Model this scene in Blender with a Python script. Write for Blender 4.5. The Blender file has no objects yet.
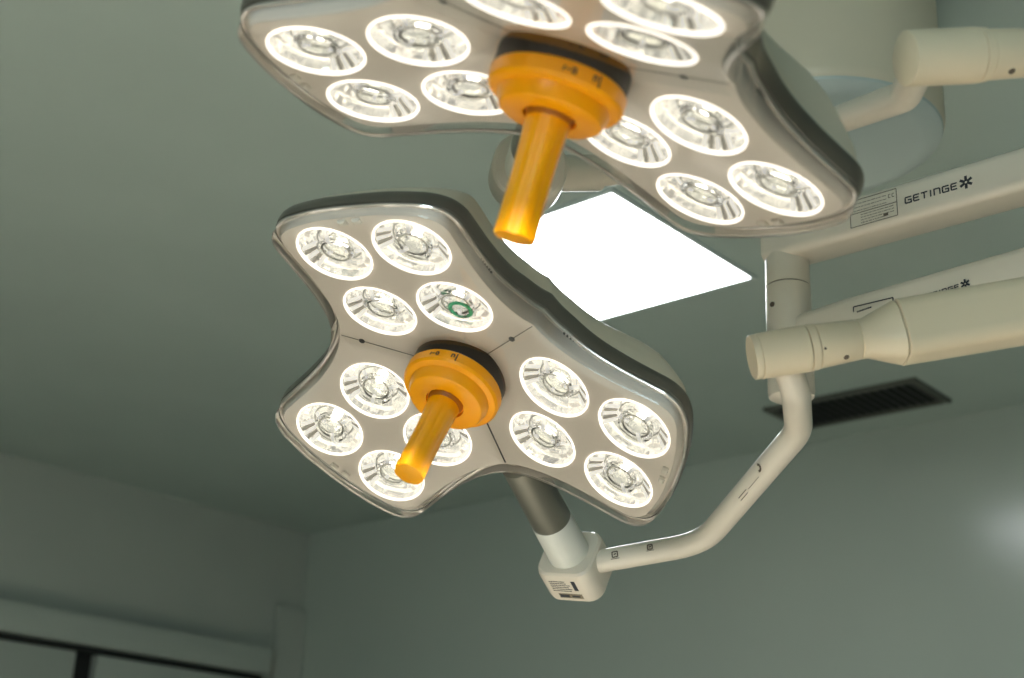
import bpy, bmesh, math, random
from mathutils import Vector, Matrix, geometry

random.seed(4)
S = bpy.context.scene
COL = S.collection
PI = math.pi
F = 1381.5                       # focal length in pixels for the 1024 wide frame
EYE = Vector((0.0, 0.0, 1.5))    # camera position, 1.5 m above the floor

# ------------------------------------------------------------------ camera
RW = Matrix(((0.65619726, -0.29722171, -0.69358806),
             (-0.75347369, -0.20811945, -0.62366954),
             (0.04101896, 0.9318506, -0.36051616)))        # camera axes -> world
cam_d = bpy.data.cameras.new('camera')
cam = bpy.data.objects.new('camera', cam_d); COL.objects.link(cam)
cam_d.sensor_width = 36.0
cam_d.lens = F / 1024 * 36.0
cam_d.clip_start = 0.02
cam_d.dof.use_dof = True
cam_d.dof.focus_distance = 1.74
cam_d.dof.aperture_fstop = 4.5
M4 = RW.to_4x4(); M4.translation = EYE
cam.matrix_world = M4
S.camera = cam

# ------------------------------------------------------------------ world, exposure
w = bpy.data.worlds.new('world'); S.world = w; w.use_nodes = True
w.node_tree.nodes['Background'].inputs[0].default_value = (0.75, 0.9, 0.85, 1)
w.node_tree.nodes['Background'].inputs[1].default_value = 0.1
S.view_settings.view_transform = 'Standard'
S.view_settings.look = 'None'
S.view_settings.exposure = 0.0
S.view_settings.gamma = 1.0
S.view_settings.use_curve_mapping = False
S.cycles.max_bounces = 8
S.cycles.diffuse_bounces = 4
S.cycles.glossy_bounces = 4
S.cycles.transmission_bounces = 6
S.cycles.transparent_max_bounces = 16
S.cycles.sample_clamp_indirect = 4.0
S.cycles.caustics_reflective = False
S.cycles.caustics_refractive = False

PANEL_POWER = 10.0
SPOT_POWER = 222.0
FILL_POWER = 95.0

# ------------------------------------------------------------------ materials
def principled(name, col, rough=0.5, metal=0.0, coat=0.0, emit=None, estr=0.0, spec=0.5, sub=0.0, trans=0.0, ior=1.45):
    m = bpy.data.materials.new(name); m.use_nodes = True
    b = m.node_tree.nodes['Principled BSDF']
    b.inputs['Base Color'].default_value = (*col, 1)
    b.inputs['Roughness'].default_value = rough
    b.inputs['Metallic'].default_value = metal
    b.inputs['Coat Weight'].default_value = coat
    b.inputs['Coat Roughness'].default_value = 0.08
    b.inputs['Specular IOR Level'].default_value = spec
    b.inputs['Subsurface Weight'].default_value = sub
    b.inputs['Subsurface Radius'].default_value = (0.02, 0.01, 0.004)
    b.inputs['Transmission Weight'].default_value = trans
    b.inputs['IOR'].default_value = ior
    if emit:
        b.inputs['Emission Color'].default_value = (*emit, 1)
        b.inputs['Emission Strength'].default_value = estr
    return m

def mottled(m, col, amt=0.06, scale=3.0, bump=0.0, bscale=80.0):
    """slight procedural unevenness of a painted surface"""
    nt = m.node_tree; b = nt.nodes['Principled BSDF']
    tc = nt.nodes.new('ShaderNodeTexCoord')
    n = nt.nodes.new('ShaderNodeTexNoise'); n.inputs['Scale'].default_value = scale; n.inputs['Detail'].default_value = 4
    r = nt.nodes.new('ShaderNodeValToRGB')
    r.color_ramp.elements[0].position = 0.3; r.color_ramp.elements[1].position = 0.7
    r.color_ramp.elements[0].color = (*[c * (1 - amt) for c in col], 1)
    r.color_ramp.elements[1].color = (*[min(1, c * (1 + amt)) for c in col], 1)
    nt.links.new(tc.outputs['Object'], n.inputs['Vector'])
    nt.links.new(n.outputs['Fac'], r.inputs['Fac'])
    nt.links.new(r.outputs['Color'], b.inputs['Base Color'])
    if bump:
        n2 = nt.nodes.new('ShaderNodeTexNoise'); n2.inputs['Scale'].default_value = bscale
        bp = nt.nodes.new('ShaderNodeBump'); bp.inputs['Strength'].default_value = bump; bp.inputs['Distance'].default_value = 0.002
        nt.links.new(tc.outputs['Object'], n2.inputs['Vector'])
        nt.links.new(n2.outputs['Fac'], bp.inputs['Height'])
        nt.links.new(bp.outputs['Normal'], b.inputs['Normal'])
    return m

def painted(name, col, rough=0.5, amt=0.04, scale=3.0, bump=0.0, **k):
    return mottled(principled(name, col, rough, **k), col, amt, scale, bump)

M_WALL = painted('wall_paint', (0.37, 0.40, 0.36), 0.42, 0.05, 1.2, 0.0, spec=0.5)
M_WALL_F = painted('glossy_wall_panel', (0.42, 0.475, 0.425), 0.2, 0.04, 0.9, 0.0, spec=0.8)
M_CEIL = painted('ceiling_paint', (0.40, 0.475, 0.435), 0.5, 0.05, 1.5)
M_FLOOR = painted('floor_vinyl', (0.52, 0.52, 0.50), 0.45, 0.05, 2.0)
M_DOOR = painted('door_laminate', (0.37, 0.41, 0.37), 0.4, 0.03, 2.0)
M_DARK = principled('dark_gap', (0.008, 0.009, 0.008), 0.8)  # near-black; puts the dark of gaps into the colour
M_WHITE = painted('ivory_enamel', (0.76, 0.68, 0.57), 0.3, 0.015, 6.0, coat=0.25)
M_WHITE2 = painted('white_enamel', (0.74, 0.73, 0.66), 0.34, 0.015, 6.0, coat=0.2)
M_CREAM = painted('cream_arm_enamel', (0.76, 0.64, 0.46), 0.34, 0.015, 6.0, coat=0.2)
M_BAND = painted('grey_green_band', (0.085, 0.080, 0.063), 0.33, 0.05, 9.0, coat=0.15)
M_HOUS = painted('housing_shell', (0.66, 0.61, 0.49), 0.4, 0.02, 9.0, coat=0.1)
M_NECK = painted('grey_neck_metal', (0.17, 0.165, 0.135), 0.33, 0.04, 12.0, metal=0.5)
M_PLATE = painted('lamp_face_beige', (0.78, 0.72, 0.65), 0.38, 0.02, 12.0, spec=0.4)
M_BLACK = principled('black_rubber', (0.012, 0.011, 0.009), 0.4)
M_INK = principled('dark_print', (0.02, 0.022, 0.03), 0.6)
M_BROWNINK = principled('brown_print', (0.10, 0.075, 0.055), 0.6)
M_LABEL = principled('brown_label_foil', (0.22, 0.18, 0.12), 0.5)
M_CANO = painted('canopy_enamel', (0.66, 0.59, 0.45), 0.4, 0.015, 4.0)
M_LIP = principled('polished_rim_lip', (0.95, 0.90, 0.83), 0.16, metal=0.55)
M_SEAM = principled('dark_seam', (0.10, 0.09, 0.07), 0.7)  # thin dark joint line on the lamp face
M_ORANGE = principled('amber_plastic', (0.90, 0.355, 0.0), 0.33, spec=0.4, sub=0.08)
M_ORANGE2 = principled('amber_grip_plastic', (0.95, 0.40, 0.0), 0.28, spec=0.45, sub=0.25)
M_ORANGE3 = principled('amber_recess_shade', (0.40, 0.12, 0.002), 0.4)  # darker amber, recess shade put into the colour
M_VENT = painted('vent_dark_metal', (0.016, 0.017, 0.013), 0.5, 0.1, 10)
M_VENTF = painted('vent_frame_metal', (0.085, 0.09, 0.075), 0.5, 0.1, 10)
M_GREEN = principled('green_ring_glass', (0.02, 0.28, 0.13), 0.2, emit=(0.02, 0.5, 0.2), estr=0.12)
M_PANEL = principled('light_panel_diffuser', (0.9, 0.9, 0.9), 0.5, emit=(0.93, 0.98, 1.0), estr=PANEL_POWER)
M_PFRAME = painted('light_panel_frame', (0.55, 0.6, 0.58), 0.4)
M_LED = principled('led_emitter', (1, 1, 1), 0.4, emit=(1.0, 0.95, 0.84), estr=9.0)
M_RIM = principled('lit_lens_rim', (0.9, 0.9, 0.85), 0.3, emit=(1.0, 0.92, 0.82), estr=1.7)
M_CUP = principled('silvered_cup', (0.86, 0.85, 0.80), 0.16, metal=0.85, emit=(1.0, 0.97, 0.88), estr=0.30)
M_FIN = principled('shaded_rib', (0.42, 0.40, 0.35), 0.25, emit=(1.0, 0.96, 0.88), estr=0.05)  # dark twin of the lit rib, its shade put into the colour
M_FINL = principled('lit_rib', (0.85, 0.84, 0.78), 0.25, emit=(1.0, 0.97, 0.9), estr=0.55)  # bright twin, glow added for the light it catches
M_CLIP = principled('clip_plastic', (0.85, 0.82, 0.74), 0.2)
M_DIM = principled('grey_lens_holder', (0.16, 0.155, 0.13), 0.3)
M_HOLD = principled('lens_holder', (0.62, 0.61, 0.56), 0.2)
M_CANB = painted('canopy_underside_tone', (0.44, 0.51, 0.49), 0.35, 0.02, 4.0)  # cooler blue-grey tone for the canopy underside

def clear_material(name, tint, ior, rough, boost, milky=0.0):
    """thin clear plastic: passes light straight, reflects by Fresnel"""
    m = bpy.data.materials.new(name); m.use_nodes = True
    nt = m.node_tree; nt.nodes.clear()
    o = nt.nodes.new('ShaderNodeOutputMaterial'); mx = nt.nodes.new('ShaderNodeMixShader')
    t = nt.nodes.new('ShaderNodeBsdfTransparent'); t.inputs[0].default_value = (*tint, 1)
    g = nt.nodes.new('ShaderNodeBsdfGlossy'); g.inputs['Roughness'].default_value = rough
    g.inputs['Color'].default_value = (1, 1, 1, 1)
    fr = nt.nodes.new('ShaderNodeFresnel'); fr.inputs['IOR'].default_value = ior
    mu = nt.nodes.new('ShaderNodeMath'); mu.operation = 'MULTIPLY'; mu.inputs[1].default_value = boost
    nt.links.new(fr.outputs[0], mu.inputs[0]); nt.links.new(mu.outputs[0], mx.inputs[0])
    nt.links.new(t.outputs[0], mx.inputs[1]); nt.links.new(g.outputs[0], mx.inputs[2])
    out = mx.outputs[0]
    if milky:
        tl = nt.nodes.new('ShaderNodeBsdfTranslucent'); tl.inputs[0].default_value = (0.95, 0.92, 0.86, 1)
        df = nt.nodes.new('ShaderNodeBsdfDiffuse'); df.inputs[0].default_value = (0.95, 0.92, 0.86, 1)
        m1_ = nt.nodes.new('ShaderNodeMixShader'); m2_ = nt.nodes.new('ShaderNodeMixShader'); m2_.inputs[0].default_value = milky
        nt.links.new(tl.outputs[0], m1_.inputs[1]); nt.links.new(df.outputs[0], m1_.inputs[2])
        nt.links.new(out, m2_.inputs[1]); nt.links.new(m1_.outputs[0], m2_.inputs[2]); out = m2_.outputs[0]
    nt.links.new(out, o.inputs[0])
    return m
M_COVER = clear_material('clear_cover', (0.985, 0.98, 0.965), 1.45, 0.08, 1.0)
M_SKIRT = clear_material('clear_cover_edge', (0.99, 0.99, 0.985), 1.5, 0.06, 1.3, 0.04)
M_GLASS = principled('optical_plastic', (0.97, 0.98, 0.95), 0.03, trans=1.0, ior=1.47)

# ------------------------------------------------------------------ helpers
def W(px, py, depth):
    """point of the room that lies `depth` metres in front of the camera"""
    return EYE + RW @ Vector(((px - 512) / F * depth, -(py - 339) / F * depth, -depth))

def tag(o, label=None, cat=None, group=None, kind=None):
    if label: o['label'] = label
    if cat: o['category'] = cat
    if group: o['group'] = group
    if kind: o['kind'] = kind
    return o

def empty(name, mat, label, cat):
    o = bpy.data.objects.new(name, None); COL.objects.link(o)
    o.empty_display_size = 0.05
    o.matrix_world = mat
    return tag(o, label, cat)

def mesh_obj(name, bm, mats, parent=None, smooth=True, label=None, autos=True):
    me = bpy.data.meshes.new(name)
    bmesh.ops.recalc_face_normals(bm, faces=bm.faces)
    if smooth:
        for f in bm.faces: f.smooth = True
        if autos:
            for e in bm.edges:
                if len(e.link_faces) == 2 and e.calc_face_angle(0) > math.radians(32): e.smooth = False
    bm.to_mesh(me); bm.free()
    for m in (mats if isinstance(mats, (list, tuple)) else [mats]): me.materials.append(m)
    o = bpy.data.objects.new(name, me); COL.objects.link(o)
    if parent: o.parent = parent
    if label: o['label'] = label
    return o

def frame(d, up=None):
    d = d.normalized()
    up = Vector(up) if up is not None else Vector((0, 0, 1))
    if abs(d.dot(up.normalized())) > 0.99: up = Vector((1, 0, 0)) if abs(d.x) < 0.9 else Vector((0, 1, 0))
    u = (up - d * up.dot(d)).normalized(); v = d.cross(u)
    return u, v

def loft(bm, rings, caps=True, closed=True, mi=0):
    vr = [[bm.verts.new(p) for p in r] for r in rings]
    n = len(vr[0])
    for a, b in zip(vr, vr[1:]):
        for i in range(n if closed else n - 1):
            f = bm.faces.new((a[i], a[(i + 1) % n], b[(i + 1) % n], b[i])); f.material_index = mi
    if caps:
        f = bm.faces.new(list(reversed(vr[0]))); f.material_index = mi
        f = bm.faces.new(vr[-1]); f.material_index = mi
    return vr

def lathe(bm, c, d, prof, n=40, caps=True, mi=0, up=None, a0=0.0):
    """prof: list of (distance along d, radius)"""
    u, v = frame(d, up); d = d.normalized()
    rings = [[c + d * s + (u * math.cos(a0 + 2 * PI * i / n) + v * math.sin(a0 + 2 * PI * i / n)) * r for i in range(n)] for s, r in prof]
    return loft(bm, rings, caps, mi=mi)

def catmull(pts, sub=8):
    out = []
    P = [pts[0]] + list(pts) + [pts[-1]]
    for i in range(1, len(P) - 2):
        p0, p1, p2, p3 = P[i - 1], P[i], P[i + 1], P[i + 2]
        for k in range(sub):
            t = k / sub
            out.append(0.5 * ((2 * p1) + (p2 - p0) * t + (2 * p0 - 5 * p1 + 4 * p2 - p3) * t * t + (3 * p1 - p0 - 3 * p2 + p3) * t ** 3))
    out.append(pts[-1].copy())
    return out

def bent_path(pts, rad, steps=10):
    """polyline with rounded corners of the given bend radii"""
    out = [pts[0]]
    for i in range(1, len(pts) - 1):
        a, b, c = pts[i - 1], pts[i], pts[i + 1]
        u = (a - b).normalized(); v = (c - b).normalized()
        half = math.acos(max(-1, min(1, u.dot(v)))) / 2
        t = min(rad / math.tan(half), 0.48 * (a - b).length, 0.48 * (c - b).length)
        p, q = b + u * t, b + v * t
        for k in range(steps + 1):
            s = k / steps
            out.append(p.lerp(b, s).lerp(b.lerp(q, s), s))
    out.append(pts[-1])
    return out

def tube(bm, path, r, n=24, mi=0):
    rs = r if isinstance(r, list) else [r] * len(path)
    d0 = (path[1] - path[0]).normalized(); u, v = frame(d0)
    rings = []
    for i, p in enumerate(path):
        d = (path[min(i + 1, len(path) - 1)] - path[max(i - 1, 0)]).normalized()
        u = (u - d * u.dot(d)).normalized(); v = d.cross(u)
        rings.append([p + (u * math.cos(2 * PI * k / n) + v * math.sin(2 * PI * k / n)) * rs[i] for k in range(n)])
    return loft(bm, rings, mi=mi)

def rrect(hw, hh, r, n=6):
    pts = []
    for cx, cy, a in ((hw - r, hh - r, 0), (-hw + r, hh - r, PI / 2), (-hw + r, -hh + r, PI), (hw - r, -hh + r, 1.5 * PI)):
        for k in range(n + 1):
            t = a + k / n * PI / 2
            pts.append((cx + r * math.cos(t), cy + r * math.sin(t)))
    return pts

def box(bm, lo, hi, mi=0, bevel=0.0):
    r = bmesh.ops.create_cube(bm, size=1)
    c = (Vector(lo) + Vector(hi)) / 2; s = Vector(hi) - Vector(lo)
    for v in r['verts']: v.co = Vector((v.co.x * s.x, v.co.y * s.y, v.co.z * s.z)) + c
    fs = {f for v in r['verts'] for f in v.link_faces}
    for f in fs: f.material_index = mi
    if bevel:
        es = {e for f in fs for e in f.edges}
        bmesh.ops.bevel(bm, geom=list(es), offset=bevel, segments=2, affect='EDGES', profile=0.6)

def quad_strip(bm, a, b, wdt, nrm, mi=0):
    """a thin printed stroke from a to b lying on a surface with normal nrm"""
    d = (b - a).normalized(); s = nrm.cross(d).normalized() * wdt / 2; t = nrm * 0.0003
    vs = [bm.verts.new(p) for p in (a - s, b - s, b + s, a + s)]
    vt = [bm.verts.new(p + t) for p in (a - s, b - s, b + s, a + s)]
    for f in ((vt[0], vt[1], vt[2], vt[3]), (vs[0], vs[1], vt[1], vt[0]), (vs[1], vs[2], vt[2], vt[1]),
              (vs[2], vs[3], vt[3], vt[2]), (vs[3], vs[0], vt[0], vt[3])):
        bm.faces.new(f).material_index = mi

def to_local(bm, root):
    bmesh.ops.transform(bm, matrix=root.matrix_world.inverted(), verts=bm.verts)
    return bm

# ------------------------------------------------------------------ the room
CEIL = 3.0
XF, YL = 4.30, 5.13          # far wall plane, left wall plane
XB, YR = -2.6, -2.6
def shell(name, lo, hi, mat):
    bm = bmesh.new(); box(bm, lo, hi)
    return tag(mesh_obj(name, bm, mat, smooth=False), kind='structure')
shell('floor', (XB, YR, -0.1), (XF, YL, 0.0), M_FLOOR)
shell('ceiling', (XB, YR, CEIL), (XF, YL, CEIL + 0.1), M_CEIL)
shell('wall_far', (XF, YR - 0.1, 0.0), (XF + 0.1, YL + 0.1, CEIL), M_WALL_F)
shell('wall_left', (XB, YL, 0.0), (XF, YL + 0.1, CEIL), M_WALL)
shell('wall_right', (XB, YR - 0.1, 0.0), (XF, YR, CEIL), M_WALL)
# unseen wall behind the photographer; its opening is placed to let fill light in
bm = bmesh.new()
box(bm, (XB - 0.1, YR, 0.0), (XB, YL, 1.0)); box(bm, (XB - 0.1, YR, 2.4), (XB, YL, CEIL))
box(bm, (XB - 0.1, YR, 1.0), (XB, -2.1, 2.4)); box(bm, (XB - 0.1, 0.3, 1.0), (XB, YL, 2.4))
tag(mesh_obj('wall_back', bm, M_WALL, smooth=False), kind='structure')
# corner pilaster beside the doorway
bm = bmesh.new(); box(bm, (4.13, YL - 0.035, 0.0), (XF, YL, 2.62), bevel=0.006)
tag(mesh_obj('trim_1', bm, M_WALL, smooth=False), kind='structure')

# sliding doors under a long track cover on the left wall
def build_doors():
    root = empty('sliding_door', Matrix.Translation((3.16, YL, 0)),
                 'pair of pale sliding door panels under a long track cover on the left wall', 'door')
    bm = bmesh.new()
    box(bm, (1.0, YL - 0.12, 2.288), (4.05, YL - 0.001, 2.405), bevel=0.012)
    mesh_obj('track_cover', to_local(bm, root), M_DOOR, root)
    bm = bmesh.new()
    box(bm, (1.0, YL - 0.085, 2.266), (4.03, YL - 0.002, 2.2875))
    mesh_obj('track', to_local(bm, root), M_DARK, root, smooth=False)
    bm = bmesh.new(); box(bm, (3.085, YL - 0.03, 0.01), (3.185, YL - 0.002, 2.262))  # near-black fill stands for the dark gap between the panels
    mesh_obj('gap_dark_fill', to_local(bm, root), M_DARK, root, smooth=False)
    for x0, x1 in ((1.02, 3.085), (3.185, 4.10)):
        bm = bmesh.new(); box(bm, (x0, YL - 0.075, 0.01), (x1, YL - 0.003, 2.262), bevel=0.006)
        mesh_obj('door_panel', to_local(bm, root), M_DOOR, root)
    return root
build_doors()

# recessed light panels
def ceiling_panel(x0, y0, x1, y1, label):
    root = empty('ceiling_light', Matrix.Translation(((x0 + x1) / 2, (y0 + y1) / 2, CEIL)), label, 'ceiling light')
    bm = bmesh.new()
    cx, cy = (x0 + x1) / 2, (y0 + y1) / 2
    box(bm, (x0 - cx, y0 - cy, -0.006), (x1 - cx, y1 - cy, -0.002))
    mesh_obj('diffuser', bm, M_PANEL, root, smooth=False)
    bm = bmesh.new(); t = 0.012
    X0, X1, Y0, Y1 = x0 - cx, x1 - cx, y0 - cy, y1 - cy
    for lo, hi in (((X0 - t, Y0 - t, -0.008), (X0, Y1 + t, -0.0005)), ((X1, Y0 - t, -0.008), (X1 + t, Y1 + t, -0.0005)),
                   ((X0, Y0 - t, -0.008), (X1, Y0, -0.0005)), ((X0, Y1, -0.008), (X1, Y1 + t, -0.0005))):
        box(bm, lo, hi)
    mesh_obj('panel_frame', bm, M_PFRAME, root, smooth=False)
    return root
ceiling_panel(2.292, 1.768, 2.90, 2.376, 'bright square light panel set flush in the ceiling, behind the surgical lights')

# ventilation grille
def build_vent():
    x0, x1, y0, y1 = 3.86, 4.125, 1.77, 2.32
    root = empty('air_vent', Matrix.Translation((x0, y0, CEIL)),
                 'dark slatted rectangular air vent in the ceiling near the far wall', 'air vent')
    L, Wd = y1 - y0, x1 - x0
    bm = bmesh.new()
    for lo, hi in (((0, 0, -0.012), (Wd, 0.022, 0)), ((0, L - 0.022, -0.012), (Wd, L, 0)),
                   ((0, 0.022, -0.012), (0.022, L - 0.022, 0)), ((Wd - 0.022, 0.022, -0.012), (Wd, L - 0.022, 0))):
        box(bm, lo, hi, bevel=0.002)
    mesh_obj('vent_frame', bm, M_VENTF, root)
    bm = bmesh.new(); box(bm, (0.02, 0.02, -0.003), (Wd - 0.02, L - 0.02, -0.0005))
    mesh_obj('backing', bm, M_DARK, root, smooth=False)
    for k in range(17):
        y = 0.034 + k * (L - 0.068) / 16
        bm = bmesh.new()
        loft(bm, [[Vector((x, y + a, z)) for a, z in ((-0.008, -0.011), (-0.006, -0.0115), (0.009, -0.004), (0.007, -0.0035))] for x in (0.022, Wd - 0.022)])
        mesh_obj('slat', bm, M_VENT, root, smooth=False)
build_vent()

# big round ceiling cover
def build_canopy():
    c = W(818, 147, 2.30)
    r = 0.205
    root = empty('ceiling_canopy', Matrix.Translation((c.x, c.y, CEIL)),
                 'large round pale cover hanging from the ceiling behind the upper surgical light', 'ceiling cover')
    bm = bmesh.new(); z0 = c.z - CEIL
    prof = [(0, r * 1.0)]
    lathe(bm, Vector((0, 0, 0)), Vector((0, 0, -1)),
          [(0, r), (-z0 - 0.03, r)] + [(-z0 - 0.03 + 0.03 * math.sin(a), r - 0.03 + 0.03 * math.cos(a)) for a in (0.3, 0.7, 1.1, PI / 2)] , n=80, caps=False)
    mesh_obj('canopy_shell', bm, M_CANO, root)
    bm = bmesh.new()
    lathe(bm, Vector((0, 0, 0)), Vector((0, 0, -1)), [(-z0 - 0.012, r - 0.004), (-z0 - 0.008, r - 0.006), (-z0 + 0.001, r - 0.022), (-z0 + 0.003, r - 0.04)], n=80)
    mesh_obj('canopy_underside', bm, M_CANB, root)
build_canopy()

# ------------------------------------------------------------------ printed marks
LET = {  # strokes on a 1 x 1 cell
 'G': [[(1, .95), (.1, .95), (0, .85), (0, .12), (.1, 0), (1, 0), (1, .48), (.5, .48)]],
 'E': [[(1, .97), (.1, .97), (0, .85), (0, .12), (.1, 0), (1, 0)], [(0, .5), (.9, .5)]],
 'T': [[(0, .97), (1, .97)], [(.5, .97), (.5, 0)]],
 'I': [[(.5, .97), (.5, 0)]],
 'n': [[(0, 0), (0, .97), (.85, .97), (1, .82), (1, 0)]],
}
def wordmark(bm, o, dx, dy, nrm, h, star=True):
    """the maker's wordmark followed by its six-petalled star"""
    x = 0
    for ch, wd in (('G', .95), ('E', .85), ('T', .9), ('I', .3), ('n', .9), ('G', .95), ('E', .85)):
        for st in LET[ch]:
            pts = [o + dx * ((x + a * wd) * h) + dy * (b * h) for a, b in st]
            for a, b in zip(pts, pts[1:]):
                e = (b - a).normalized() * h * 0.06
                quad_strip(bm, a - e, b + e, h * 0.22, nrm)
        x += wd + 0.42
    if star:
        c = o + dx * ((x + 1.05) * h) + dy * (0.62 * h)
        for k in range(6):
            a = PI / 6 + k * PI / 3
            e = dx * math.cos(a) + dy * math.sin(a)
            quad_strip(bm, c + e * h * 0.18, c + e * h * 1.05, h * 0.42, nrm)

def small_print(bm, o, dx, dy, nrm, wdt, rows, pitch, thick, rnd):
    """rows of tiny broken strokes, lettering too small to read"""
    for r in range(rows):
        x = 0
        end = wdt * rnd.uniform(0.7, 1.0)
        while x < end:
            l = rnd.uniform(0.04, 0.13) * wdt
            quad_strip(bm, o + dx * x - dy * (r * pitch), o + dx * min(x + l, wdt) - dy * (r * pitch), thick, nrm)
            x += l + 0.025 * wdt

def facing(c, axis):
    """unit vector square to the axis that looks toward the photographer"""
    v = EYE - c; a = axis.normalized()
    return (v - a * v.dot(a)).normalized()

# ------------------------------------------------------------------ surgical light head
TILT = 0.165875
CT, ST = math.cos(TILT), math.sin(TILT)
def rotz(p, a):
    c, s = math.cos(a), math.sin(a); return Vector((p.x * c - p.y * s, p.x * s + p.y * c, p.z))

HALF = [(0.0837, 0.1430), (0.100, 0.1330), (0.125, 0.1245), (0.155, 0.1195), (0.190, 0.1180), (0.225, 0.1185),
        (0.248, 0.1180), (0.264, 0.1110), (0.275, 0.0960), (0.2815, 0.0750), (0.2870, 0.0400), (0.2885, 0.0)]
def make_outline():
    half = catmull([Vector((x, y, 0)) for x, y in HALF], 5)          # notch -> tip
    lower = [Vector((p.x, -p.y, 0)) for p in half]
    sector = lower[:-1] + list(reversed(half))[:-1]                  # from -60 to +60 degrees
    loop = []
    for k in range(3):
        for p in sector: loop.append(rotz(Vector((p.x * CT, p.y, 0)), k * 2 * PI / 3))
    return loop, len(sector), half
OUT, NSEC, HALFP = make_outline()
NO = len(OUT)
def height(p):
    r = math.hypot(p.x, p.y)
    if r < 1e-9: return 0.0
    a = math.atan2(p.y, p.x) % (2 * PI / 3)
    if a > PI / 3: a -= 2 * PI / 3
    return math.tan(TILT) * r * math.cos(a)
def ring(d=0.0, off=0.0, scale=1.0, flat=0.0):
    """the outline moved outward by d, lifted by off, optionally scaled about the middle"""
    r = []
    for i, p in enumerate(OUT):
        a, b = OUT[i - 1], OUT[(i + 1) % NO]
        n = Vector(((b - a).y, -(b - a).x, 0)).normalized()
        q = (p + n * d) * scale
        r.append(Vector((q.x, q.y, height(q) * (1 - flat) + off)))
    return r
def rim_drop(p):
    """how far the rim lies behind the face: little at the lobe ends, more in the notches"""
    a = math.atan2(p.y, p.x) % (2 * PI / 3)
    if a > PI / 3: a -= 2 * PI / 3
    q = abs(a) / (PI / 3)
    return -0.006 - 0.013 * min(1.0, q * q * 1.6)
def rring(d=0.0, off=0.0, scale=1.0, flat=0.0):
    out = ring(d, off, scale, flat)
    for i, p in enumerate(out):
        a = math.atan2(OUT[i].y, OUT[i].x) % (2 * PI / 3)
        if a > PI / 3: a -= 2 * PI / 3
        q = abs(a) / (PI / 3)
        p.z += rim_drop(OUT[i]) * (1 - flat)
        if off < -0.006:                      # the band is deeper in the notches and draws in a little there
            p.z -= 0.008 * q * q * (1 - flat)
            k = 1 - 0.01 * q ** 4
            p.x *= k; p.y *= k
    return out
def lobe(k, x, y, off=0.0):
    return rotz(Vector((x * CT - off * ST, y, x * ST + off * CT)), k * 2 * PI / 3)

LENS = [(0.2229, -0.0516), (0.2229, 0.0516), (0.1186, -0.0513), (0.1186, 0.0513)]
LR = 0.0450

def face_plate_bm():
    bm = bmesh.new()
    for k in range(3):
        # sector polygon in the lobe's own plane, slightly inside the outline
        pts = []
        half = HALFP
        full = [Vector((p.x, -p.y)) for p in half[:-1]] + [Vector((p.x, p.y)) for p in reversed(half)]
        n = len(full); ins = []
        for i, p in enumerate(full):
            if i == 0 or i == n - 1:
                L = math.hypot(p.x, p.y); ins.append(p * (1 - 0.0095 / L)); continue
            t = (full[i + 1] - full[i - 1]).normalized()
            ins.append(p + Vector((-t.y, t.x)) * 0.0095)
        poly = [Vector((0.0, 0.0))] + ins
        verts = list(poly); edges = [(i, (i + 1) % len(poly)) for i in range(len(poly))]
        for (cx, cy) in LENS:
            s = len(verts)
            for j in range(40):
                a = 2 * PI * j / 40
                verts.append(Vector((cx + LR * math.cos(a), cy + LR * math.sin(a))))
            edges += [(s + j, s + (j + 1) % 40) for j in range(40)]
        vo, eo, fo, _, _, _ = geometry.delaunay_2d_cdt(verts, edges, [], 1, 1e-6)
        bv = [bm.verts.new(lobe(k, v.x, v.y, 0.0)) for v in vo]
        for f in fo:
            c = sum((vo[i] for i in f), Vector((0, 0))) / len(f)
            if any((c - Vector(l)).length < LR * 0.98 for l in LENS): continue
            # keep only triangles inside the sector polygon
            ins_ = False; j = len(poly) - 1
            for i in range(len(poly)):
                if (poly[i].y > c.y) != (poly[j].y > c.y) and c.x < (poly[j].x - poly[i].x) * (c.y - poly[i].y) / (poly[j].y - poly[i].y) + poly[i].x: ins_ = not ins_
                j = i
            if ins_: bm.faces.new([bv[i] for i in f])
    bmesh.ops.remove_doubles(bm, verts=bm.verts, dist=0.0004)
    bm.verts.ensure_lookup_table()
    # turned-back flank that flares out to the rim band
    loft(bm, [ring(-0.0093, 0.0), ring(-0.0088, -0.0012), rring(-0.004, 0.0), rring(-0.0015, -0.0008)], caps=False)
    return bm

def fan_close(bm, vr, centre):
    c = bm.verts.new(centre)
    for i in range(len(vr)): bm.faces.new((c, vr[i], vr[(i + 1) % len(vr)]))

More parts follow.
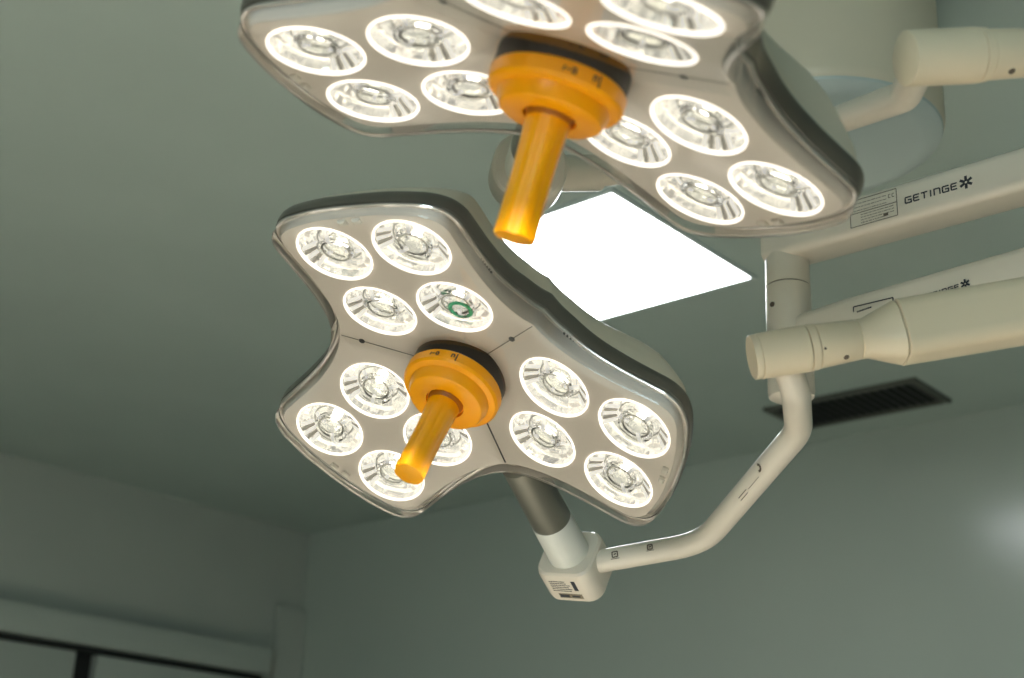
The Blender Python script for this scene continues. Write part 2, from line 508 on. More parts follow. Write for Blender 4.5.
# shared meshes of the lens unit, built once ------------------------------------
def lens_meshes():
    ms = {}
    # lit rim: a slim clear ring standing a little proud of the plate
    bm = bmesh.new()
    Z = Vector((0, 0, 1))
    lathe(bm, Vector((0, 0, 0)), Z, [(-0.004, LR - 0.0001), (0.0010, LR + 0.0001), (0.0018, LR - 0.0004), (0.0018, LR - 0.0011), (0.0005, LR - 0.0014), (-0.004, LR - 0.0016)], n=56, caps=False)
    ms['rim'] = bm
    # silvered cup with steps, faceted
    bm = bmesh.new()
    prof = [(-0.002, LR - 0.0017), (-0.010, LR - 0.0055), (-0.0115, LR - 0.011), (-0.020, LR - 0.0165), (-0.0215, LR - 0.021), (-0.030, LR - 0.030), (-0.031, 0.0001)]
    n = 36; rings = []
    for j, (z, r) in enumerate(prof):
        rings.append([Vector(((r * (1 + (0.045 if (i // 3) % 2 and 0 < j < 5 else 0)) * math.cos(2 * PI * i / n)), (r * (1 + (0.045 if (i // 3) % 2 and 0 < j < 5 else 0))) * math.sin(2 * PI * i / n), z)) for i in range(n)])
    loft(bm, rings, caps=False)
    ms['cup'] = bm
    # side rib blocks, dark and light bars at two opposite sides
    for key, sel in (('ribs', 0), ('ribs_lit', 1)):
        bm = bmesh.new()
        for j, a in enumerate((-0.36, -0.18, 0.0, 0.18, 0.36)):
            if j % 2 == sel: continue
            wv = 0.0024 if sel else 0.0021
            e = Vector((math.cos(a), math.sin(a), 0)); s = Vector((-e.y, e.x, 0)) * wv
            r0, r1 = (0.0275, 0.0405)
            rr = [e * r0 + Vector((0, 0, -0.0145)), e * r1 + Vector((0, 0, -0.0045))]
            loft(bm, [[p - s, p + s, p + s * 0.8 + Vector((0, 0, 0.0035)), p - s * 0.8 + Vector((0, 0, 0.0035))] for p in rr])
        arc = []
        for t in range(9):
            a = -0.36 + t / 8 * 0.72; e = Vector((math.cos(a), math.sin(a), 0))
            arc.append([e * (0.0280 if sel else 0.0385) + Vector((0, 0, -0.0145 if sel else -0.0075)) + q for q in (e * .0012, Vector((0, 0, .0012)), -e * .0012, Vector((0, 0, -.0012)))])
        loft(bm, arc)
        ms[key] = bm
    # collimator: clear truncated cone with a hollow middle
    bm = bmesh.new()
    lathe(bm, Vector((0, 0, 0)), Z, [(-0.026, 0.0075), (-0.018, 0.013), (-0.008, 0.0205), (-0.0055, 0.0225), (-0.0045, 0.0222), (-0.0045, 0.0150), (-0.010, 0.0125), (-0.010, 0.0001)], n=20, caps=False)
    ms['collimator'] = bm
    # three arched spokes carrying the collimator
    bm = bmesh.new()
    for k in range(3):
        a = k * 2 * PI / 3 + 0.5
        e = Vector((math.cos(a), math.sin(a), 0)); s = Vector((-e.y, e.x, 0)) * 0.0021
        rings = []
        for t in range(7):
            q = t / 6; r = 0.010 + q * 0.024; z = -0.0035 - 0.011 * q * q - 0.001
            p = e * r + Vector((0, 0, z))
            rings.append([p - s, p + s, p + s - Vector((0, 0, 0.003)), p - s - Vector((0, 0, 0.003))])
        loft(bm, rings)
    ms['spokes'] = bm
    bm = bmesh.new()
    lathe(bm, Vector((0, 0, 0)), Z, [(-0.030, 0.0062), (-0.027, 0.0060), (-0.0255, 0.0042), (-0.025, 0.0001)], n=18, caps=False)
    ms['led'] = bm
    bm = bmesh.new()
    for (ra, rb, z) in ((0.0165, 0.0012, -0.0042), (0.0262, 0.0010, -0.0160)):
        R = [[Vector(((ra + rb * math.cos(t)) * math.cos(a), (ra + rb * math.cos(t)) * math.sin(a), z + rb * math.sin(t))) for t in (0, PI / 2, PI, 1.5 * PI)] for a in [2 * PI * i / 36 for i in range(37)]]
        loft(bm, R, caps=False)
    ms['rings'] = bm
    bm = bmesh.new()
    R = [[Vector(((0.0125 + 0.0026 * math.cos(t)) * math.cos(a), (0.0125 + 0.0026 * math.cos(t)) * math.sin(a), -0.003 + 0.0018 * math.sin(t))) for t in (0, PI / 3, 2 * PI / 3, PI, 4 * PI / 3, 5 * PI / 3)] for a in [2 * PI * i / 30 for i in range(31)]]
    loft(bm, R, caps=False)
    ms['green'] = bm
    out = {}
    for k, b in ms.items():
        me = bpy.data.meshes.new('lens_' + k)
        bmesh.ops.remove_doubles(b, verts=b.verts, dist=1e-6)
        bmesh.ops.recalc_face_normals(b, faces=b.faces)
        for f in b.faces: f.smooth = k in ('rim', 'rings', 'green', 'led')
        b.to_mesh(me); b.free(); out[k] = me
    for k, m in (('rim', M_RIM), ('cup', M_CUP), ('ribs', M_FIN), ('ribs_lit', M_FINL), ('collimator', M_GLASS), ('spokes', M_FINL), ('led', M_LED), ('rings', M_HOLD), ('green', M_GREEN)):
        out[k].materials.append(m)
    return out
LM = lens_meshes()

def add_child(name, me, parent, mat=None):
    o = bpy.data.objects.new(name, me); COL.objects.link(o); o.parent = parent
    if mat is not None: o.matrix_local = mat
    return o

def disc_dot(bm, p, n, r, k=14):
    u, v = frame(n)
    loft(bm, [[p + (u * math.cos(2 * PI * i / k) + v * math.sin(2 * PI * i / k)) * r * s + n * h for i in range(k)] for s, h in ((1, 0), (0.9, 0.0009), (0.4, 0.0011))])

def surgical_light(name, label, R, t, green_at=None, spin=0.0):
    mat = (RW @ R).to_4x4(); mat.translation = EYE + RW @ t
    root = empty(name, mat, label, 'surgical light')
    # --- face plate
    mesh_obj('face_plate', face_plate_bm(), M_PLATE, root, autos=True)
    # --- seams and screws on the plate
    for k in range(3):
        a = PI / 3 + k * 2 * PI / 3
        e = Vector((math.cos(a), math.sin(a), 0))
        bm = bmesh.new()
        p0, p1 = e * 0.060, e * 0.153
        p0.z = height(p0) + 0.0002; p1.z = height(p1) + 0.0002
        quad_strip(bm, p0, p1, 0.0010 if k < 2 else 0.0022, Vector((0, 0, 1)))
        mesh_obj('seam', bm, M_SEAM if k < 2 else M_BLACK, root, smooth=False)
        if k < 2:
            bm = bmesh.new(); q = e * (0.111 if k == 0 else 0.127); q.z = height(q) + 0.0002
            disc_dot(bm, q, Vector((0, 0, 1)), 0.0040)
            mesh_obj('screw', bm, M_BLACK, root)
    # --- lenses
    for k in range(3):
        for j, (x, y) in enumerate(LENS):
            rz = Matrix.Rotation(k * 2 * PI / 3, 3, 'Z') @ Matrix.Rotation(-TILT, 3, 'Y')
            tw = Matrix.Rotation(-k * 2 * PI / 3 + spin + random.uniform(-0.35, 0.35), 3, 'Z')
            m = (rz @ tw).to_4x4(); m.translation = lobe(k, x, y, 0.0)
            l = add_child('lens', LM['cup'], root, m)
            add_child('lit_rim', LM['rim'], l)
            for sd in (0, PI):
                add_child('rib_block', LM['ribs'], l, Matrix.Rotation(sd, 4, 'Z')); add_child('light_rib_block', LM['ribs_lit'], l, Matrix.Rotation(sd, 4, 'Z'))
            tilt_c = Matrix.Rotation(random.uniform(-0.25, 0.25), 4, 'X') @ Matrix.Rotation(random.uniform(0, 6.28), 4, 'Z')
            add_child('collimator', LM['collimator'], l, tilt_c)
            add_child('spoke', LM['spokes'], l, tilt_c)
            add_child('emitter', LM['led'], l)
            add_child('holder_ring', LM['rings'], l)
            if green_at == (k, j):
                add_child('green_ring', LM['green'], l, Matrix.Translation((0.002, -0.009, 0.0)))
                l['label'] = 'lens with a green ring in its middle'
    # --- clear cover
    bm = bmesh.new()
    fr = loft(bm, [ring(-0.030, 0.0105), ring(-0.012, 0.0105), ring(-0.005, 0.0095), ring(-0.001, 0.0065), ring(0.0005, 0.0025)], caps=False)
    c = bm.verts.new(Vector((0, 0, 0.0105)))
    for i in range(NO):
        bm.faces.new((c, fr[0][i], fr[0][(i + 1) % NO]))
    cov = mesh_obj('clear_cover', bm, M_COVER, root, autos=False)
    bm = bmesh.new()
    loft(bm, [ring(0.0005, 0.0025), rring(0.0012, 0.0025), rring(0.0016, 0.0005), rring(0.0022, -0.0002), rring(0.0022, -0.0016), rring(0.0, -0.0018)], caps=False)
    mesh_obj('cover_edge', bm, M_SKIRT, cov, autos=False)
    # --- rim band
    bm = bmesh.new()
    loft(bm, [rring(-0.0015, -0.0010), rring(0.0003, -0.0024), rring(0.0028, -0.0045), rring(0.0042, -0.0090), rring(0.0042, -0.0160),
              rring(0.0030, -0.0200), rring(0.0, -0.0225), rring(-0.003, -0.0230)], caps=False)
    mesh_obj('rim_band', bm, M_BAND, root)
    # bright lip between the clear cover and the band
    bm = bmesh.new()
    loft(bm, [rring(-0.002, 0.0002), rring(0.0008, 0.0), rring(0.0016, -0.0012), rring(0.0013, -0.0026), rring(-0.001, -0.0028)], caps=False)
    mesh_obj('rim_lip', bm, M_LIP, root)
    # vent holes near the middle of the upper long edge
    for a_deg, nm in ((83.0, 6), (49.0, 6)):
        i0 = min(range(NO), key=lambda i: abs(math.degrees(math.atan2(OUT[i].y, OUT[i].x)) - a_deg))
        a, b = OUT[i0], OUT[(i0 + (2 if a_deg > 60 else -2)) % NO]
        d = (b - a).normalized(); out_n = Vector((a.x, a.y, 0)).normalized()
        n = Vector((d.y, -d.x, 0)); n = n if n.dot(out_n) > 0 else -n
        bm = bmesh.new()
        for j in range(nm):
            p = a + d * (j * 0.0046) + n * (-0.0034)
            p.z = height(p) + rim_drop(a) + 0.0002
            box(bm, p - Vector((0.0012, 0.0012, 0.0012)), p + Vector((0.0012, 0.0012, 0.0012)))
        mesh_obj('vent_hole_row', bm, M_BLACK, root, smooth=False)
    # little clear clips at the lobe ends
    for k in range(3):
        for y in (-0.0095, 0.0095):
            bm = bmesh.new()
            u = lobe(k, 1, 0) - lobe(k, 0, 0); v = lobe(k, 0, 1) - lobe(k, 0, 0); n = u.cross(v)
            p = lobe(k, 0.2725, y, 0.0)
            loft(bm, [[p + u * a * sc + v * b * sc + n * h for a, b in ((-.0035, -.0052), (.0035, -.0052), (.0035, .0052), (-.0035, .0052))] for sc, h in ((1, 0), (1, 0.0025), (.6, 0.004))])
            mesh_obj('clip', bm, M_CLIP, root)
    # --- rear housing
    bm = bmesh.new()
    vr = loft(bm, [rring(-0.0035, -0.0225), rring(-0.0055, -0.0300), rring(-0.0085, -0.040, 0.995), rring(-0.012, -0.050, 0.975), rring(-0.014, -0.060, 0.94, 0.05), rring(-0.014, -0.069, 0.89, 0.15), rring(-0.014, -0.077, 0.81, 0.3), rring(-0.014, -0.083, 0.68, 0.5), rring(-0.014, -0.086, 0.4, 0.8)], caps=False)
    fan_close(bm, vr[-1], Vector((0, 0, -0.088)))
    mesh_obj('rear_housing', bm, M_HOUS, root)
    # --- sterile handle
    Z = Vector((0, 0, 1)); O = Vector((0, 0, 0))
    bm = bmesh.new()
    lathe(bm, O, Z, [(-0.002, 0.0575), (0.004, 0.0590), (0.0245, 0.0590), (0.0260, 0.0580), (0.0260, 0.040)], n=64)
    mesh_obj('handle_ring', bm, M_BLACK, root)
    bm = bmesh.new()
    lathe(bm, O + Z * 0.006, Z, [(0.0192, 0.052), (0.0196, 0.0592), (0.0215, 0.0605), (0.0330, 0.0600), (0.0360, 0.0575), (0.0368, 0.0520), (0.0375, 0.0500),
                     (0.0440, 0.0485), (0.0500, 0.0455), (0.0515, 0.0430), (0.0515, 0.0240), (0.0475, 0.0235), (0.0475, 0.018)], n=72)
    h = mesh_obj('handle', bm, M_ORANGE, root)
    bm = bmesh.new()
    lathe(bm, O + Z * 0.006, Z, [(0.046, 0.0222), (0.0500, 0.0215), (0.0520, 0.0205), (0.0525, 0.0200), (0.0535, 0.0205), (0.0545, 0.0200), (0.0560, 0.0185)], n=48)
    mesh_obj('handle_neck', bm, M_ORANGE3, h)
    bm = bmesh.new(); rings = []
    for z, r, fl in ((0.0605, 0.0194, 0.0), (0.0650, 0.0192, 0.05), (0.075, 0.0186, 0.06), (0.105, 0.0174, 0.065), (0.140, 0.0174, 0.065), (0.165, 0.0178, 0.06), (0.1675, 0.0174, 0.06), (0.168, 0.0158, 0.05)):
        rings.append([Vector((math.cos(a), math.sin(a), 0)) * r * (1 + fl * (abs(math.cos(3.5 * a)) - 0.5)) + Z * z for a in [2 * PI * i / 84 for i in range(84)]])
    loft(bm, rings)
    mesh_obj('grip', bm, M_ORANGE2, h)
    # printed arrow and padlock-like marks on the flange rim
    bm = bmesh.new()
    def rimpt(a, z): return Vector((math.cos(a) * 0.0608, math.sin(a) * 0.0608, z + 0.006))
    inv = mat.inverted(); ev = inv @ EYE; ca = math.atan2(0.9, 0.05)
    for a0, segs in ((ca + 0.05, [((0, .023), (0, .0335)), ((.05, .025), (.10, .025)), ((.10, .025), (.10, .030)), ((.05, .025), (.05, .029))]),
                     (ca + 0.42, [((0, .026), (.05, .026)), ((.05, .026), (.05, .030)), ((.05, .030), (0, .030)), ((0, .030), (0, .026)), ((.09, .028), (.13, .028)), ((.16, .026), (.18, .030))])):
        for (a, z), (b, y) in segs:
            p, q = rimpt(a0 + a, z), rimpt(a0 + b, y)
            quad_strip(bm, p, q, 0.0014, Vector((math.cos(a0 + a), math.sin(a0 + a), 0)))
    mesh_obj('printed_mark', bm, M_INK, h, smooth=False)
    # --- suspension: neck tube leaving through the notch between two lobes
    ax = Vector((math.cos(-PI / 3), math.sin(-PI / 3), 0)); base = Vector((0, 0, -0.012))
    bm = bmesh.new()
    lathe(bm, base + Vector((0, 0, -0.012)), ax, [(0.150, 0.022), (0.170, 0.0245), (0.183, 0.0262)], n=40)
    mesh_obj('neck_socket', bm, M_WHITE, root)
    bm = bmesh.new()
    lathe(bm, base, ax, [(0.175, 0.020), (0.182, 0.0262), (0.294, 0.0275), (0.296, 0.0270)], n=48)
    mesh_obj('neck', bm, M_NECK, root)
    bm = bmesh.new()
    lathe(bm, base, ax, [(0.295, 0.0272), (0.2965, 0.0280), (0.364, 0.0288), (0.370, 0.030)], n=48)
    mesh_obj('collar', bm, M_WHITE2, root)
    return root, ax, base, mat

def power_spots(root, watt):
    for k in range(3):
        l = bpy.data.lights.new('lobe_beam', 'SPOT'); l.energy = watt; l.color = (1.0, 0.90, 0.74)
        l.spot_size = math.radians(95); l.spot_blend = 0.9; l.shadow_soft_size = 0.06
        o = bpy.data.objects.new('lobe_beam', l); COL.objects.link(o); o.parent = root
        m = Matrix.Rotation(PI, 4, 'X'); m.translation = lobe(k, 0.17, 0, 0.025)
        o.matrix_local = m

def joint_hub(root, C, d, secs, name, mat_, nm=40):
    bm = bmesh.new(); lathe(bm, C, d, secs, n=nm)
    return mesh_obj(name, to_local(bm, root), mat_, root)

def box_arm(bm, C, d, stations, rc=0.018):
    """rounded rectangular arm: stations (s, half width, half height)"""
    u, v = frame(d, (0, 0, 1)); rings = []
    for s, hw, hh in stations:
        r = min(rc, hw * 0.98, hh * 0.98)
        rings.append([C + d.normalized() * s + v * a + u * b for a, b in rrect(hw, hh, r)])
    loft(bm, rings)

def cv(x, y, z): return RW @ Vector((x, y, z))

# ================= lower light ==========================================
R1 = Matrix(((0.93362844, 0.1161634, -0.3388864), (-0.33079827, 0.64266463, -0.69105331), (0.1375152, 0.75729006, 0.63843663)))
T1 = Vector((-0.05987813, -0.03670476, -1.66562413))
low, ax1, base1, m1 = surgical_light('surgical_light',
    'lower ceiling-mounted surgical light, fully in view with its yoke arm curving down to it', R1, T1, green_at=(1, 2), spin=0.35)
power_spots(low, SPOT_POWER)

# block at the end of the neck with its rating labels
def neck_block(root, ax, base, r, flat, text=True):
    n = Vector((0, 0, 1)); s = -ax.cross(n).normalized()
    bm = bmesh.new(); rings = []
    for h, k in ((0.364, 0.90), (0.367, 0.97), (0.374, 1.0), (0.414, 1.0), (0.421, 0.97), (0.425, 0.88)):
        rings.append([base + ax * h + s * (a * k) + n * (b * k) for a, b in rrect(r, r * 0.95, r * flat, 8)])
    loft(bm, rings)
    blk = mesh_obj('pivot_block', bm, M_WHITE, root)
    if text:
        top = n * (r * 0.95 + 0.0002)
        bm = bmesh.new(); rn = random.Random(3)
        o = base + ax * 0.378 - s * 0.022 + top
        small_print(bm, o, s, -ax, n, 0.030, 6, 0.0040, 0.0012, rn)
        bk = base + ax * 0.376 + s * 0.0145 + top
        quad_strip(bm, bk, bk + ax * 0.020, 0.0060, n)
        mesh_obj('rating_label', bm, M_INK, blk, smooth=False)
        bm = bmesh.new(); o2 = base + ax * 0.4085 - s * 0.017 + top
        quad_strip(bm, o2, o2 + s * 0.036, 0.0095, n)
        mesh_obj('brown_label', bm, M_LABEL, blk, smooth=False)
        bm = bmesh.new(); quad_strip(bm, o2 + s * 0.002 + n * .0004, o2 + s * 0.016 + n * .0004, 0.0055, n); quad_strip(bm, o2 + s * 0.020 + n * .0004, o2 + s * 0.032 + n * .0004, 0.0035, n)
        mesh_obj('label_print', bm, M_INK, blk, smooth=False)
    return blk
neck_block(low, ax1, base1, 0.0420, 0.48)

# yoke tube
Y1 = [W(590, 563, 1.885), W(703, 543, 1.84), W(799, 431, 1.62), W(796, 392, 1.54), W(782, 352, 1.505)]
path = bent_path([Y1[0], Y1[1], Y1[2], Y1[3], Y1[4]], 0.085, 12)
bm = bmesh.new(); tube(bm, path, [0.0158 + 0.0008 * i / len(path) for i in range(len(path))], 28)
yk = mesh_obj('yoke_tube', to_local(bm, low), M_WHITE, low)

def surf_frame(a, b, f, r, side):
    """point on the tube between a and b (fraction f); side tilts it around the tube, 0 = facing the eye"""
    d = (b - a).normalized(); c = a.lerp(b, f); n = facing(c, d); s = n.cross(d)
    n2 = (n * math.cos(side) + s * math.sin(side)).normalized(); s2 = n2.cross(d)
    return c + n2 * r, d, s2, n2
bm = bmesh.new()
for f, sz, sd in ((0.255, 0.0075, 0.35), (0.565, 0.0065, 0.45)):
    p, d, s, n = surf_frame(Y1[0], Y1[1], f, 0.0163, sd)
    if (s.dot(Vector((0, 0, 1)))) < 0: p, d, s, n = surf_frame(Y1[0], Y1[1], f, 0.0163, -sd)
    for a, b in (((-.5, -.5), (.5, -.5)), ((.5, -.5), (.5, .5)), ((.5, .5), (-.5, .5)), ((-.5, .5), (-.5, -.5)), ((-.2, 0), (.25, .1))):
        quad_strip(bm, p + d * a[0] * sz + s * a[1] * sz, p + d * b[0] * sz + s * b[1] * sz, 0.0016, n)
    quad_strip(bm, p - d * sz * .8 - s * sz * .8, p + d * sz * .8 - s * sz * .8, 0.0008, n)
p, d, s, n = surf_frame(Y1[1], Y1[2], 0.72, 0.0168, 0.5)
sg = 1 if s.dot(cv(0, 1, 0)) > 0 else -1
if sg < 0: p, d, s, n = surf_frame(Y1[1], Y1[2], 0.72, 0.0168, -0.5)
for k in range(6):
    a0, a1 = -2.2 + k * 0.6, -2.2 + (k + 1) * 0.6
    quad_strip(bm, p + (d * math.cos(a0) + s * math.sin(a0)) * 0.0042, p + (d * math.cos(a1) + s * math.sin(a1)) * 0.0042, 0.0030, n)
p, d, s, n = surf_frame(Y1[1], Y1[2], 0.49, 0.0168, 0.15)
small_print(bm, p, d, s, n, 0.022, 2, 0.004, 0.0010, random.Random(2))
p, d, s, n = surf_frame(Y1[1], Y1[2], 0.58, 0.0168, 0.05)
quad_strip(bm, p, p + d * 0.030, 0.0006, n)
mesh_obj('printed_mark', to_local(bm, low), M_BROWNINK, yk, smooth=False)

# hub, sleeve and sprung arm of the lower light
C1 = W(752, 357.5, 1.50); D1 = cv(1, 0.168, -0.05).normalized()
joint_hub(low, C1, D1, [(-0.0006, 0.0235), (0.0, 0.0244), (0.0030, 0.0248), (0.0068, 0.0248), (0.0072, 0.0238), (0.0078, 0.0253), (0.060, 0.0260), (0.0605, 0.0252)], 'arm_hub', M_CREAM)
joint_hub(low, C1 + D1 * 0.0615, D1, [(0, 0.0250), (0.0006, 0.0259), (0.0085, 0.0255), (0.009, 0.0240)], 'hub_ring', M_CREAM)
bm = bmesh.new()
lathe(bm, C1 + D1 * 0.0712, D1, [(0, 0.0235), (0.001, 0.0247), (0.045, 0.0225), (0.0465, 0.0215)], n=40)
slv = mesh_obj('arm_sleeve', to_local(bm, low), M_CREAM, low)
bm = bmesh.new()
for (s_, sd) in ((0.0745, -0.15), (0.0975, 0.80)):
    c = C1 + D1 * s_; n = facing(c, D1); q = n.cross(D1)
    n2 = (n * math.cos(sd) + q * math.sin(sd)).normalized()
    if sd > 0.5 and n2.z > n.z: n2 = (n * math.cos(sd) - q * math.sin(sd)).normalized()
    disc_dot(bm, c + n2 * (0.0243 if sd < 0 else 0.0232), n2, 0.0016 if sd < 0 else 0.0032)
mesh_obj('set_screw', to_local(bm, low), M_BROWNINK, slv)
bm = bmesh.new()
box_arm(bm, C1, D1, [(0.118, 0.0205, 0.0210), (0.119, 0.0215, 0.0222), (0.126, 0.0215, 0.0225), (0.161, 0.030, 0.0340), (0.1625, 0.0295, 0.0335)], 0.0225)
mesh_obj('arm_cone', to_local(bm, low), M_CREAM, low)
bm = bmesh.new()
box_arm(bm, C1, D1, [(0.1635, 0.028, 0.0325), (0.165, 0.030, 0.0335), (0.34, 0.031, 0.0338), (0.95, 0.036, 0.040), (0.96, 0.030, 0.034)], 0.0165)
mesh_obj('spring_arm', to_local(bm, low), M_CREAM, low)
E1 = C1 + D1 * 0.98
bm = bmesh.new(); lathe(bm, Vector((E1.x, E1.y, E1.z - 0.06)), Vector((0, 0, 1)), [(0, 0.038), (0.004, 0.042), (0.14, 0.042), (0.145, 0.034), (CEIL - 0.015 - (E1.z - 0.06), 0.034)], n=36)
mesh_obj('drop_post', to_local(bm, low), M_CREAM, low)
bm = bmesh.new(); lathe(bm, Vector((E1.x, E1.y, CEIL)), Vector((0, 0, -1)), [(0, 0.13), (0.02, 0.13), (0.03, 0.11)], n=48)
mesh_obj('ceiling_flange', to_local(bm, low), M_WHITE2, low)

# ================= upper light ==========================================
R2 = Matrix(((0.78870902, 0.55134979, -0.27194025), (-0.32687445, 0.00146399, -0.94506664), (-0.52066417, 0.8342729, 0.18137682)))
T2 = Vector((0.04725615, 0.24255389, -1.1880577))
upl, ax2, base2, m2 = surgical_light('surgical_light',
    'upper ceiling-mounted surgical light, cut off by the top of the picture, nearer and slightly blurred', R2, T2, spin=-0.2)
power_spots(upl, SPOT_POWER)
neck_block(upl, ax2, base2, 0.0430, 0.85, text=False)
bc = m2 @ (base2 + ax2 * 0.395)
Y2 = [bc, W(600, 173, 1.625), W(745, 158, 1.66), W(838, 120, 1.60), W(905, 96, 1.42), W(922, 60, 1.325)]
path2 = bent_path(Y2, 0.07, 10)
bm = bmesh.new(); tube(bm, path2, [0.0215 if i < 6 else 0.0165 for i in range(len(path2))], 28)
mesh_obj('yoke_tube', to_local(bm, upl), M_WHITE, upl)
C2 = W(905.7, 58.5, 1.31); D2 = cv(1, 0.085, -0.20).normalized()
joint_hub(upl, C2, D2, [(-0.001, 0.0245), (0.0, 0.0262), (0.0075, 0.0268), (0.0705, 0.0272), (0.0712, 0.0262)], 'arm_hub', M_CREAM)
joint_hub(upl, C2 + D2 * 0.0720, D2, [(0, 0.0258), (0.0006, 0.0268), (0.0085, 0.0262), (0.009, 0.0240)], 'hub_ring', M_CREAM)
bm = bmesh.new()
lathe(bm, C2 + D2 * 0.0818, D2, [(0, 0.0235), (0.001, 0.0247), (0.055, 0.0235), (0.057, 0.0225)], n=40)
slv2 = mesh_obj('arm_sleeve', to_local(bm, upl), M_CREAM, upl)
bm = bmesh.new(); c = C2 + D2 * 0.1005; n = facing(c, D2); q = n.cross(D2)
n2 = n * math.cos(0.75) + q * math.sin(0.75)
if n2.z > n.z: n2 = n * math.cos(0.75) - q * math.sin(0.75)
disc_dot(bm, c + n2.normalized() * 0.0242, n2.normalized(), 0.0036)
mesh_obj('set_screw', to_local(bm, upl), M_BROWNINK, slv2)
bm = bmesh.new()
box_arm(bm, C2, D2, [(0.139, 0.0205, 0.0210), (0.145, 0.0215, 0.0225), (0.185, 0.030, 0.035), (0.188, 0.030, 0.0345), (0.95, 0.036, 0.040), (0.96, 0.030, 0.034)], 0.0165)
mesh_obj('spring_arm', to_local(bm, upl), M_CREAM, upl)
E2 = C2 + D2 * 0.98
bm = bmesh.new(); lathe(bm, Vector((E2.x, E2.y, E2.z - 0.06)), Vector((0, 0, 1)), [(0, 0.038), (0.004, 0.042), (0.14, 0.042), (0.145, 0.034), (CEIL - 0.015 - (E2.z - 0.06), 0.034)], n=36)
mesh_obj('drop_post', to_local(bm, upl), M_CREAM, upl)
bm = bmesh.new(); lathe(bm, Vector((E2.x, E2.y, CEIL)), Vector((0, 0, -1)), [(0, 0.13), (0.02, 0.13), (0.03, 0.11)], n=48)
mesh_obj('ceiling_flange', to_local(bm, upl), M_WHITE2, upl)

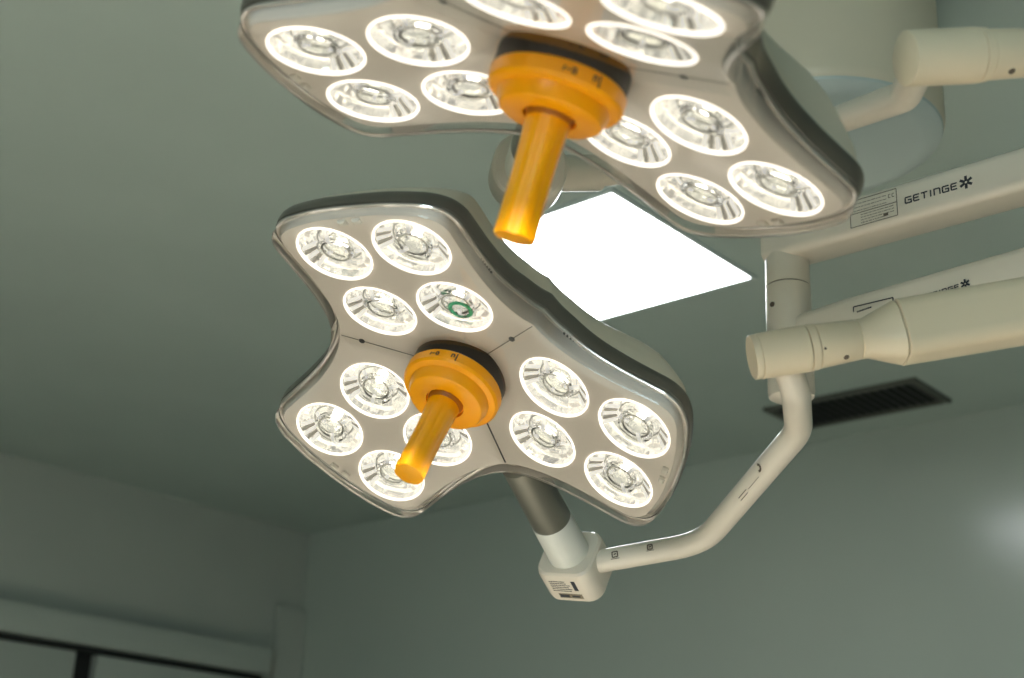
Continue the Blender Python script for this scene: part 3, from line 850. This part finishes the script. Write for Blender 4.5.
# ================= third boom: extension arm, post, sprung arm ==========
def build_boom():
    P0 = W(786.5, 245, 2.06)
    root = empty('ceiling_boom', Matrix.Translation((P0.x, P0.y, CEIL)),
                 'ivory ceiling boom with a post and two lettered arms, behind the lower cream arm', 'ceiling boom')
    d = (Vector((0, -1, 0)) + Vector((0.0, 0, 0.0))).normalized()
    dn = W(1024, 172, 1.0) - W(789, 247, 1.0)
    up = Vector((0, 0, 1))
    # extension arm with a rounded outer end over the post
    bm = bmesh.new()
    u, v = frame(d, up)
    rings = []
    for s, hw, hh in ((-0.032, 0.020, 0.020), (-0.029, 0.026, 0.025), (-0.018, 0.031, 0.029), (0.0, 0.033, 0.0305), (0.06, 0.033, 0.0305), (1.02, 0.033, 0.0300), (1.05, 0.031, 0.028), (1.06, 0.024, 0.022)):
        rings.append([P0 + d * s + v * a + u * b for a, b in rrect(hw, hh, min(0.013, hw * .9))])
    loft(bm, rings)
    arm = mesh_obj('extension_arm', to_local(bm, root), M_WHITE, root)
    # post
    px = lambda y: (P0.z - y)
    bm = bmesh.new()
    rings = []
    def sect(z, r, k=8, e=0.0): return [Vector((P0.x, P0.y, z)) + Vector((r * math.cos(2 * PI * i / 40), r * math.sin(2 * PI * i / 40), 0)) for i in range(40)]
    loft(bm, [sect(P0.z + 0.02, 0.032), sect(P0.z - 0.068, 0.0325), sect(P0.z - 0.0685, 0.0315)])
    mesh_obj('post', to_local(bm, root), M_WHITE, root)
    bm = bmesh.new()
    loft(bm, [sect(P0.z - 0.0695, 0.0312), sect(P0.z - 0.0705, 0.0328), sect(P0.z - 0.232, 0.0335), sect(P0.z - 0.240, 0.032), sect(P0.z - 0.243, 0.027)])
    low_post = mesh_obj('post_socket', to_local(bm, root), M_WHITE, root)
    bm = bmesh.new()
    loft(bm, [sect(P0.z - 0.0682, 0.0316), sect(P0.z - 0.0698, 0.0316)])
    mesh_obj('post_seam', to_local(bm, root), M_BROWNINK, root)
    # screw on the post, facing the room
    c = W(776, 310, 2.06 - 0.036); n = Vector((-1, 0, 0))
    c = Vector((P0.x - 0.0325, P0.y + 0.008, c.z)); bm = bmesh.new(); disc_dot(bm, c, n, 0.0042)
    mesh_obj('set_screw', to_local(bm, root), M_BROWNINK, low_post)
    # sprung arm leaving the post
    Q = Vector((P0.x, P0.y, P0.z - 0.148)); d2 = Vector((0.0, -1, 0.035)).normalized()
    bm = bmesh.new()
    box_arm(bm, Q, d2, [(0.010, 0.020, 0.022), (0.028, 0.024, 0.0245), (0.10, 0.026, 0.027), (0.90, 0.028, 0.028), (0.92, 0.022, 0.022)], 0.012)
    a2 = mesh_obj('spring_arm', to_local(bm, root), M_WHITE, root)
    # prints: camera-side faces have normal -x
    n = Vector((-1, 0, 0)); X = P0.x - 0.0332
    def hit(px_, py_, X_):
        r = W(px_, py_, 1.0) - EYE; return EYE + r * ((X_ - EYE.x) / r.x)
    a = hit(905.5, 203.5, X); b = hit(951, 188, X)
    dx = (b - a); h = 0.0105; dx = Vector((0, -1, 0)); dy = up
    bm = bmesh.new(); total = 7.82
    hh = (hit(954, 187, X) - a).length / total
    a.x = X; wordmark(bm, a, dx, dy, n, hh)
    mesh_obj('wordmark', to_local(bm, root), M_INK, arm, smooth=False)
    bm = bmesh.new()
    c1 = hit(896, 188.5, X); c0 = hit(850, 209, X)
    w_ = (c1 - c0).dot(dx); hgt = 0.041
    c0.z = c1.z
    def ln(a0, b0, t=0.0010): quad_strip(bm, c0 + dx * a0[0] + up * a0[1], c0 + dx * b0[0] + up * b0[1], t, n)
    ln((0, 0), (w_, 0)); ln((0, -hgt), (w_, -hgt)); ln((0, 0), (0, -hgt)); ln((w_, 0), (w_, -hgt)); ln((0, -hgt * .5), (w_, -hgt * .5))
    rn = random.Random(5)
    small_print(bm, c0 + dx * 0.006 - up * 0.006, dx, up, n, w_ * 0.7, 3, 0.0055, 0.0008, rn)
    small_print(bm, c0 + dx * 0.016 - up * 0.0245, dx, up, n, w_ * 0.72, 4, 0.0042, 0.0008, rn)
    for k in (0, 1):  # CE mark
        q = c0 + dx * (w_ - 0.012 + k * 0.0055) - up * 0.006
        quad_strip(bm, q, q + dx * 0.003, 0.0008, n); quad_strip(bm, q - up * 0.005, q + dx * 0.003 - up * 0.005, 0.0008, n); quad_strip(bm, q, q - up * 0.005, 0.0008, n)
    quad_strip(bm, c0 + dx * (w_ - 0.021) - up * 0.035, c0 + dx * (w_ - 0.014) - up * 0.035, 0.0045, n)
    mesh_obj('rating_label', to_local(bm, root), M_BROWNINK, arm, smooth=False)
    # bracket label and wordmark on the sprung arm
    X2 = Q.x - 0.0268
    bm = bmesh.new()
    p0, p1 = hit(853.5, 312, X2 - 0.001), hit(853.5, 307, X2 - 0.001)
    p2, p3 = hit(893, 297.5, X2 - 0.001), hit(893, 301, X2 - 0.001)
    for s_, e_ in ((p0, p1), (p1, p2), (p2, p3)): quad_strip(bm, s_, e_, 0.0016, n)
    q0 = hit(857, 312, X2 - 0.001)
    small_print(bm, q0, (hit(876, 305.5, X2 - 0.001) - q0).normalized(), up, n, 0.026, 1, 0.004, 0.0022, rn)
    mesh_obj('bracket_label', to_local(bm, root), M_INK, a2, smooth=False)
    bm = bmesh.new()
    o = hit(922, 300.3, X2 - 0.001); e = hit(952, 290.8, X2 - 0.001)
    dd = (e - o).normalized(); wordmark(bm, o, dd, n.cross(dd) * (1 if n.cross(dd).z > 0 else -1), n, (e - o).length / 6.7)
    mesh_obj('wordmark', to_local(bm, root), M_INK, a2, smooth=False)
    # column up to the ceiling, outside the picture
    Cc = P0 + d * 1.02
    bm = bmesh.new(); lathe(bm, Vector((Cc.x, Cc.y, P0.z + 0.03)), up, [(0, 0.045), (CEIL - P0.z - 0.045, 0.045)], n=36)
    mesh_obj('column', to_local(bm, root), M_WHITE, root)
    bm = bmesh.new(); lathe(bm, Vector((Cc.x, Cc.y, CEIL)), Vector((0, 0, -1)), [(0, 0.15), (0.02, 0.15), (0.03, 0.12)], n=48)
    mesh_obj('ceiling_flange', to_local(bm, root), M_WHITE2, root)
build_boom()

# ------------------------------------------------------------------ added cool fill light shining through the unseen back opening
l = bpy.data.lights.new('back_fill', 'AREA'); l.shape = 'RECTANGLE'; l.size = 2.3; l.size_y = 1.35; l.energy = FILL_POWER; l.color = (0.72, 0.93, 1.0)
o = bpy.data.objects.new('back_fill', l); COL.objects.link(o)
o.matrix_world = Matrix.Translation((XB - 0.12, -0.9, 1.7)) @ Matrix.Rotation(-PI / 2, 4, 'Y')
